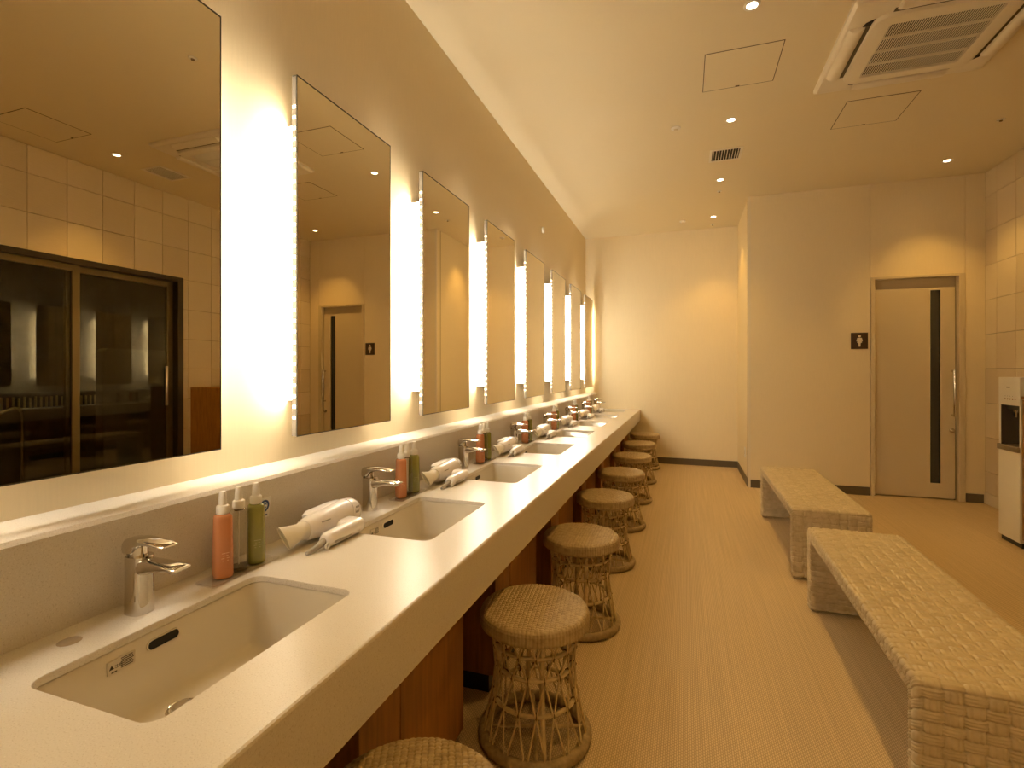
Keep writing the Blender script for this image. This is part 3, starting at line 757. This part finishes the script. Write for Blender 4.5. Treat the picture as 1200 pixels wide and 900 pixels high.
# ------------------------------------------------------------------ mirrors with light boxes
MW, MZ0, MZ1, MX = 0.543, 0.990, 2.151, -1.180
MT = 0.020
def make_mirror():
    t = thing('lit_mirror', 'x', 'mirror', (XW, 0, 0), 0, 'tall backlit mirrors above the counter')
    fx = MX-XW
    MB().box(fx-MT, fx-0.001, 0.0, MW, MZ0, MZ1).build('mirror_body', mirroredge_m, t)
    box('mirror_glass', (fx-0.001, fx, 0.0018, MW-0.0018, MZ0+0.0018, MZ1-0.0018), mirror_m, t)
    e = 0.0022
    MB().box(fx-0.004, fx+0.0008, MW-e, MW+0.0005, MZ0, MZ1).box(fx-0.004, fx+0.0008, -0.0003, e*0.4, MZ0, MZ1).box(fx-MT, fx+0.0008, -0.0003, MW+0.0005, MZ1-e, MZ1+0.002).box(fx-0.004, fx+0.0008, -0.0003, MW+0.0005, MZ0-0.0008, MZ0+e).build('edge_trim', trimdark_m, t)
    d = MB()
    z = MZ0+0.055
    while z < MZ1-0.10:
        for y in (-0.0016, MW+0.0006):
            d.box(fx-MT+0.003, fx-0.004, y, y+0.001, z, z+0.011)
        z += 0.0345
    tag(d.build('led_strip', diode_m, t), kind='stuff')
    a, b, z0, z1 = 0.070, MW-0.070, 1.10, 2.035
    bx = MB().box(0.0005, fx-MT, a+0.002, b-0.002, z0, z1).build('light_box', white_m, t)
    MB().box(0.003, fx-MT-0.003, a, a+0.002, z0+0.004, z1-0.004).build('diffuser', led_m, bx)
    MB().box(0.003, fx-MT-0.003, b-0.002, b, z0+0.004, z1-0.004).build('diffuser', led_m, bx)
    return t
mir = make_mirror()
for k in range(-1, 8):
    o = mir if k == -1 else copy_tree(mir)
    o.location = (XW, 0.485+PITCH*k, 0)
    o['label'] = {-1: 'backlit mirror beside the camera left of the picture', 0: 'large backlit mirror at the left edge reflecting the dark glass door', 1: 'second backlit mirror, reflecting the sliding door and its sign'}.get(k, 'tall backlit mirror, '+nth(k))

# ------------------------------------------------------------------ wooden cabinets under the counter
CBX = -0.664
struct(box('wall_under_counter', (-1.08, -1.06, CY0, YB, 0, 0.60), wood_m))['label'] = 'wooden back panel under the counter'
cbp = thing('under_counter_cabinet', 'x', 'cabinet', (0, 0, 0), 0, 'wooden cabinets between the stools')
cw = 0.54; sp_ = 0.167
MB().box(-1.058, CBX-0.04, 0.0, cw, 0.07, 0.495).box(CBX-0.04, CBX-0.018, 0.0, cw, 0.07, 0.597).build('carcass', wood_m, cbp)
box('door', (CBX-0.018, CBX, 0.0, sp_-0.002, 0.072, 0.598), wood_m, cbp, bevel=0.001)
box('door', (CBX-0.018, CBX, sp_+0.002, cw, 0.072, 0.598), wood_m, cbp, bevel=0.001)
box('toe_kick', (-1.0, CBX-0.03, 0.01, cw-0.01, 0.0, 0.07), black_m, cbp)
for k in range(-1, 8):
    o = cbp if k == -1 else copy_tree(cbp)
    o.location = (0, 0.92+PITCH*k, 0)
    if k == 7: bpy.data.objects.remove(o) if False else None
    o['label'] = 'dark orange wooden cabinet under the counter '+{-1: 'beside the camera', 0: 'between the nearest and second stools', 1: 'between the second and third stools', 2: 'between the third and fourth stools', 3: 'between the fourth and fifth stools', 4: 'between the fifth and sixth stools', 5: 'between the sixth and seventh stools', 6: 'between the seventh and farthest stools', 7: 'against the far wall'}[k]
    if k == 7:
        for ch in list(o.children): bpy.data.objects.remove(ch)
        bpy.data.objects.remove(o)

# ------------------------------------------------------------------ rattan stools
def weave_height(x, y, p, q, amp, sub, subn, gap):
    """over-under height of strands running along x (pitch p across y) and along y (pitch q across x)"""
    j = np.floor(y/p); i = np.floor(x/q)
    sa = np.abs(np.sin(PI*subn*(y/p-j))); sb = np.abs(np.sin(PI*subn*(x/q-i)))
    ea = np.tanh(2*np.cos(PI*(x/q-0.5)+PI*j)); eb = np.tanh(2*np.cos(PI*(y/p-0.5)+PI*(i+1)))
    ha = amp*ea+sub*np.sqrt(sa)-gap*(np.abs(2*(y/p-j)-1)**6)
    hb = amp*eb+sub*np.sqrt(sb)-gap*(np.abs(2*(x/q-i)-1)**6)
    return np.maximum(ha, hb)
def np_mesh(name, V, F, m, parent=None):
    me = bpy.data.meshes.new(name)
    me.vertices.add(len(V)); me.vertices.foreach_set('co', np.ascontiguousarray(V, dtype=np.float32).ravel())
    me.loops.add(F.size); me.loops.foreach_set('vertex_index', np.ascontiguousarray(F, dtype=np.int32).ravel())
    me.polygons.add(len(F)); me.polygons.foreach_set('loop_start', np.arange(0, F.size, 4, dtype=np.int32))
    me.update(calc_edges=True); me.validate()
    me.polygons.foreach_set('use_smooth', np.ones(len(F), dtype=bool))
    me.materials.append(m)
    o = bpy.data.objects.new(name, me); COL.objects.link(o)
    if parent: o.parent = parent
    return o
SR, SZ = 0.176, 0.430
def make_stool():
    t = thing('rattan_stool', 'x', 'stool', (0, 0, 0), 0, 'round rattan stools along the counter')
    # woven seat: concentric grid, displaced by the weave
    nr, na = 120, 600
    rad = np.concatenate([np.linspace(0.002, SR-0.012, nr), (SR-0.012)+0.012*np.sin(np.linspace(0.15, PI/2, 8)), np.full(6, SR), np.linspace(SR-0.002, SR-0.02, 5)])
    dz = np.concatenate([np.zeros(nr), -0.016*(1-np.cos(np.linspace(0.15, PI/2, 8))), -0.016-0.028*np.linspace(0.16, 1, 6), -0.046-0.010*np.linspace(0, 1, 5)])
    ang = np.linspace(0, 2*PI, na, endpoint=False)
    Rr, A = np.meshgrid(rad, ang, indexing='ij'); Z = np.repeat(dz[:, None], na, 1)
    X, Y = Rr*np.cos(A), Rr*np.sin(A)
    dome = 0.006*(1-(np.minimum(Rr, SR)/SR)**2)
    h = weave_height(X, Y, 0.0105, 0.0135, 0.0022, 0.0012, 1, 0.006)
    hr_ = weave_height(A*SR, -Z+Rr*0.2, 0.011, 2*PI*SR/96, 0.0022, 0.0014, 1, 0.003)
    top = (np.arange(len(rad)) < nr+3)[:, None]
    Zf = SZ-0.006+Z+dome*top+np.where(top, h, 0)
    k = np.where(top, 0, hr_)
    X, Y = X+k*np.cos(A), Y+k*np.sin(A)
    V = np.stack([X, Y, Zf], -1).reshape(-1, 3)
    I = np.arange(len(rad)*na).reshape(len(rad), na)
    J2 = np.roll(I, -1, 1)
    F = np.stack([I[:-1], J2[:-1], J2[1:], I[1:]], -1).reshape(-1, 4)[:, ::-1]
    F = F[:, ::-1]
    so = np_mesh('seat', V, F, seatweave_m, t)
    # hourglass profile
    zz = [0.020, 0.055, 0.10, 0.15, 0.20, 0.25, 0.30, 0.35, 0.378]
    rp = [0.168, 0.161, 0.149, 0.138, 0.131, 0.129, 0.132, 0.142, 0.150]
    prof = lambda z: float(np.interp(z, zz, rp))
    levels = [0.028, 0.148, 0.250, 0.322]
    for z in levels[1:]:
        r = prof(z)-0.006
        MB().tube([(r*math.cos(a), r*math.sin(a), z) for a in np.linspace(0, 2*PI, 40, endpoint=False)], 0.0072, 8, closed=True).build('hoop', canelight_m, t, smooth=True)
    NP = 16
    dth = 2*PI/NP
    # one cane: an inverted U whose two legs swing apart and meet their neighbours at the hoops
    def amp(z):
        ks_ = [0.02, 0.05, 0.148, 0.250, 0.322, 0.36, 0.380]
        vs_ = [0.10, 0.13, 0.48, 0.03, 0.48, 0.34, 0.02]
        f = np.interp(z, ks_, vs_)
        return float(f)*dth
    leg = []
    zsamp = [0.02, 0.035, 0.05, 0.075, 0.10, 0.125, 0.148, 0.17, 0.20, 0.225, 0.25, 0.268, 0.286, 0.305, 0.322, 0.338, 0.352, 0.364, 0.372]
    pts = [(prof(z)+0.003, -amp(z), z) for z in zsamp]
    tops = [(0.150, -0.20*dth, 0.379), (0.151, 0.0, 0.383), (0.150, 0.20*dth, 0.379)]
    pts = pts+tops+[(r, -a, z) for r, a, z in pts[::-1]]
    cm = MB().tube([(r*math.cos(a), r*math.sin(a), z) for r, a, z in pts], 0.0029, 6).build('cane_loop', cane_m, t, smooth=True)
    for k in range(1, NP):
        c = cm.copy(); COL.objects.link(c); c.rotation_euler = (0, 0, k*dth)
    for k in range(4):
        a = k*PI/2+0.35
        p_ = [((prof(z)-0.011)*math.cos(a), (prof(z)-0.011)*math.sin(a), z) for z in (0.02, 0.06, 0.11, 0.16, 0.21, 0.26, 0.31, 0.35, 0.385)]
        MB().tube(p_, [0.0085]*9, 8).build('post', canelight_m, t, smooth=True)
    # bindings where canes cross the hoops
    bd = MB()
    for li, z in enumerate(levels[1:]):
        r = prof(z)-0.004
        for k in range(NP):
            a = (k+(0.5 if li != 1 else 0.0))*dth
            c = Vector((r*math.cos(a), r*math.sin(a), z)); rd = Vector((math.cos(a), math.sin(a), 0)); up_ = Vector((0, 0, 1))
            tn = Vector((-math.sin(a), math.cos(a), 0))
            for s_ in (0.0,):
                bd.tube([c+tn*s_+rd*0.0105*math.cos(b)+up_*0.010*math.sin(b) for b in np.linspace(0, 2*PI, 7, endpoint=False)], 0.0027, 4, closed=True)
    tag(bd.build('bindings', canedark_m, t, smooth=True), kind='stuff')
    # plaited foot ring
    nb, nc = 260, 16
    B, Cc = np.meshgrid(np.linspace(0, 2*PI, nb, endpoint=False), np.linspace(0, 2*PI, nc, endpoint=False), indexing='ij')
    rr2 = 0.0165+0.0022*np.abs(np.sin(34*B+1.0*Cc))
    V = np.stack([(0.168+rr2*np.cos(Cc))*np.cos(B), (0.168+rr2*np.cos(Cc))*np.sin(B), 0.0205+rr2*1.05*np.sin(Cc)], -1).reshape(-1, 3)
    I = np.arange(nb*nc).reshape(nb, nc)
    F = np.stack([I, np.roll(I, -1, 0), np.roll(np.roll(I, -1, 0), -1, 1), np.roll(I, -1, 1)], -1).reshape(-1, 4)
    np_mesh('foot_ring', V, F, mat('plaited_cane', (0.36, 0.265, 0.14), 0.55, noise=0.25, nscale=60), t)
    # cross braces at the foot
    for a in (0.2, 0.2+PI/2):
        MB().cyl((0.158*math.cos(a), 0.158*math.sin(a), 0.03), (-0.158*math.cos(a), -0.158*math.sin(a), 0.03), 0.006, 8).build('foot_brace', cane_m, t)
    MB().lathe([(0.145, 0.374), (0.150, 0.372), (0.150, 0.384), (0.14, 0.386)], n=40).build('seat_board', mat('seat_underside', (0.24, 0.17, 0.09), 0.7), t, smooth=True)
    return t
stool = make_stool()
SY = [0.79, 1.60, 2.38, 3.18, 3.97, 4.78, 5.61, 6.43]
SXs = [-0.465, -0.470, -0.470, -0.475, -0.470, -0.470, -0.475, -0.472]
for k in range(8):
    o = stool if k == 0 else copy_tree(stool)
    o.location = (SXs[k], SY[k], 0); o.rotation_euler = (0, 0, [0.45, 0.12, 0.02, -0.3, 0.5, 0.1, 0.9, 0.3][k])
    o['label'] = 'round rattan stool with woven seat, '+(nth(k) if k else 'nearest the camera and cut by the bottom edge')

# ------------------------------------------------------------------ woven benches
BL, BWD, BH, BT = 1.36, 0.393, 0.410, 0.060
def make_bench():
    t = thing('woven_bench', 'x', 'bench', (0, 0, 0), 0, 'low woven benches in the middle of the room')
    z0 = 0.016
    ds = 0.0018
    def seg(p, q, n): return [(p[0]+(q[0]-p[0])*k/n, p[1]+(q[1]-p[1])*k/n) for k in range(n)]
    def arc(cy, cz, r, a0, a1, n): return [(cy+r*math.cos(a0+(a1-a0)*k/n), cz+r*math.sin(a0+(a1-a0)*k/n)) for k in range(n)]
    def upath(hy, top, r):
        n1, n2 = int(BH/ds), int(BL/ds)
        return np.array(seg((-hy, z0), (-hy, top-r), n1)+arc(-hy+r, top-r, r, PI, PI/2, 14)+seg((-hy+r, top), (hy-r, top), n2)+arc(hy-r, top-r, r, PI/2, 0, 14)+seg((hy, top-r), (hy, z0), n1)+[(hy, z0)])
    PO = upath(BL/2, BH, 0.020); PI_ = upath(BL/2-BT, BH-BT, 0.005)
    hy = BL/2-BT/2
    Tn = np.gradient(PO, axis=0); Tn /= np.linalg.norm(Tn, axis=1)[:, None]
    Nn = np.stack([-Tn[:, 1], Tn[:, 0]], -1)     # outward normal in the (y, z) plane
    s = np.concatenate([[0], np.cumsum(np.linalg.norm(np.diff(PO, axis=0), axis=1))])
    # cross section: rounded rectangle BWD x BT
    sec = []
    cr = 0.013
    w2, t2 = BWD/2, BT/2
    def add(a, b, n):
        for k in range(n): sec.append((a[0]+(b[0]-a[0])*k/n, a[1]+(b[1]-a[1])*k/n))
    def cor(cx, ct, a0):
        for k in range(5):
            a = a0-PI/2*k/5
            sec.append((cx+cr*math.cos(a), ct+cr*math.sin(a)))
    add((-w2+cr, t2), (w2-cr, t2), 180); cor(w2-cr, t2-cr, PI/2); add((w2, t2-cr), (w2, -t2+cr), 10); cor(w2-cr, -t2+cr, 0)
    add((w2-cr, -t2), (-w2+cr, -t2), 60); cor(-w2+cr, -t2+cr, -PI/2); add((-w2, -t2+cr), (-w2, t2-cr), 10); cor(-w2+cr, t2-cr, PI)
    C = np.array(sec); C2 = np.vstack([C, C[:1]])
    v = np.concatenate([[0], np.cumsum(np.linalg.norm(np.diff(C2, axis=0), axis=1))])
    tv = np.roll(C, -1, 0)-np.roll(C, 1, 0); tv /= np.linalg.norm(tv, axis=1)[:, None]
    nv = np.stack([-tv[:, 1], tv[:, 0]], -1)      # outward for this winding
    per = v[-1]; nB = 2*round(per/0.045/2); pB = per/nB
    Sg, Vg = np.meshgrid(s, v[:-1], indexing='ij')
    h = weave_height(Vg, Sg, 0.029, pB, 0.0040, 0.0034, 3, 0.012)-0.0036
    X = C[None, :, 0]+h*nv[None, :, 0]
    lam = ((C[:, 1]+t2)/BT)[None, :, None]
    Q = PI_[:, None, :]*(1-lam)+PO[:, None, :]*lam+Nn[:, None, :]*(h*nv[None, :, 1])[:, :, None]
    Yy, Zz = Q[..., 0], Q[..., 1]
    X = np.broadcast_to(X, Yy.shape)
    V = np.stack([X, Yy, Zz], -1).reshape(-1, 3)
    V[:, 2] = np.minimum(V[:, 2], BH+0.006)
    ns, nc = Yy.shape
    I = np.arange(ns*nc).reshape(ns, nc); J_ = np.roll(I, -1, 1)
    F = np.stack([I[:-1], J_[:-1], J_[1:], I[1:]], -1).reshape(-1, 4)[:, ::-1]
    tag(np_mesh('woven_cover', V, F, benchweave_m, t), kind='stuff')
    for sy in (-1, 1):
        box('sole_plate', (-w2+0.01, w2-0.01, sy*hy-0.022, sy*hy+0.022, z0-0.002, z0+0.004), mat('bench_sole', (0.30, 0.22, 0.12), 0.6), t)
        for sx in (-1, 1):
            MB().lathe([(0.019, 0), (0.021, 0.004), (0.021, z0-0.001), (0.018, z0+0.003)], (sx*(w2-0.028), sy*hy, 0), 16).build('foot', mat('foot_plastic', (0.42, 0.32, 0.19), 0.5), t, smooth=True)
    return t
bench = make_bench()
bench.location = (0.771, 2.235, 0); bench.rotation_euler = (0, 0, math.radians(-1.2))
bench['label'] = 'woven bench in the foreground cut by the right edge'
b2 = copy_tree(bench)
b2.location = (0.785, 3.955, 0); b2.rotation_euler = (0, 0, math.radians(-0.4))
b2['label'] = 'woven bench farther back, nearer the sliding door'

# ------------------------------------------------------------------ water dispenser and wooden cabinet by the tiled wall
wdp = thing('water_dispenser', 'tall white water dispenser with two nozzles by the tiled wall', 'water dispenser', (0, 0, 0))
x0, x1, y0, y1 = 2.135, 2.56, 4.33, 4.578
body = MB()
body.box(x0+0.004, x1, y0, y1, 0.035, 0.645).box(x0+0.004, x1, y0, y1, 0.962, 1.157)
body.box(x0+0.004, x1, y0, y0+0.014, 0.645, 0.962).box(x0+0.004, x1, y1-0.024, y1, 0.645, 0.962).box(x0+0.16, x1, y0+0.014, y1-0.024, 0.645, 0.962)
body.build('body', white_m, wdp)
box('lower_panel', (x0, x0+0.004, y0+0.003, y1-0.003, 0.04, 0.643), white_m, wdp, bevel=0.001)
cpn = box('control_panel', (x0, x0+0.004, y0+0.003, y1-0.003, 0.964, 1.155), white_m, wdp, bevel=0.001)
for k in range(5):
    MB().lathe([(0.0055, 0), (0.0055, -0.0015)], (x0, 4.496-0.0285*k, 1.006), 10, 'x').build('button', mat('amber_button', (0.35, 0.16, 0.04), 0.4), cpn)
    MB().lathe([(0.002, 0), (0.002, -0.001)], (x0, 4.496-0.0285*k, 1.026), 8, 'x').build('indicator', ink_m, cpn)
box('logo', (x0-0.0008, x0, 4.443, 4.482, 1.083, 1.091), mat('logo_grey', (0.25, 0.19, 0.12), 0.5), cpn)
alc = MB().box(x0+0.150, x0+0.160, y0+0.014, y1-0.024, 0.68, 0.962).build('alcove_back', mat('alcove_grey', (0.30, 0.26, 0.2), 0.5), wdp)
box('alcove_side', (x0+0.003, x0+0.15, y1-0.034, y1-0.024, 0.68, 0.962), mat('alcove_dark', (0.07, 0.055, 0.04), 0.5), wdp)
box('drip_tray', (x0-0.012, x0+0.15, y0+0.006, y1-0.004, 0.645, 0.682), mat('tray_grey', (0.24, 0.19, 0.13), 0.5), wdp, bevel=0.003)
box('nozzle_block', (x0+0.03, x0+0.10, y0+0.03, y1-0.04, 0.93, 0.962), black_m, wdp)
for y in (4.39, 4.495):
    nz = MB().lathe([(0.016, 0.945), (0.016, 0.915), (0.009, 0.90), (0.007, 0.875)], (x0+0.06, y, 0), 14).build('water_nozzle', chrome_m, wdp, smooth=True)
    box('lever', (x0+0.045, x0+0.052, y-0.008, y+0.008, 0.885, 0.94), black_m, nz)
box('plinth', (x0+0.015, x1, y0+0.008, y1-0.008, 0, 0.035), black_m, wdp)

wc = thing('low_wood_cabinet', 'orange wooden cabinet beside the water dispenser', 'cabinet', (0, 0, 0))
box('carcass', (2.156, 2.565, 3.925, 4.318, 0.06, 1.01), wood_m, wc)
box('top_board', (2.138, 2.565, 3.922, 4.322, 1.01, 1.03), wood_m, wc, bevel=0.0015)
for a, b in ((3.927, 4.119), (4.123, 4.316)):
    d_ = box('door', (2.141, 2.156, a, b, 0.064, 1.006), wood_m, wc, bevel=0.0012)
    box('finger_pull', (2.1405, 2.143, (a+b)/2-0.04, (a+b)/2+0.04, 0.985, 1.004), seam_m, d_)
box('toe_kick', (2.18, 2.565, 3.935, 4.31, 0, 0.06), black_m, wc)
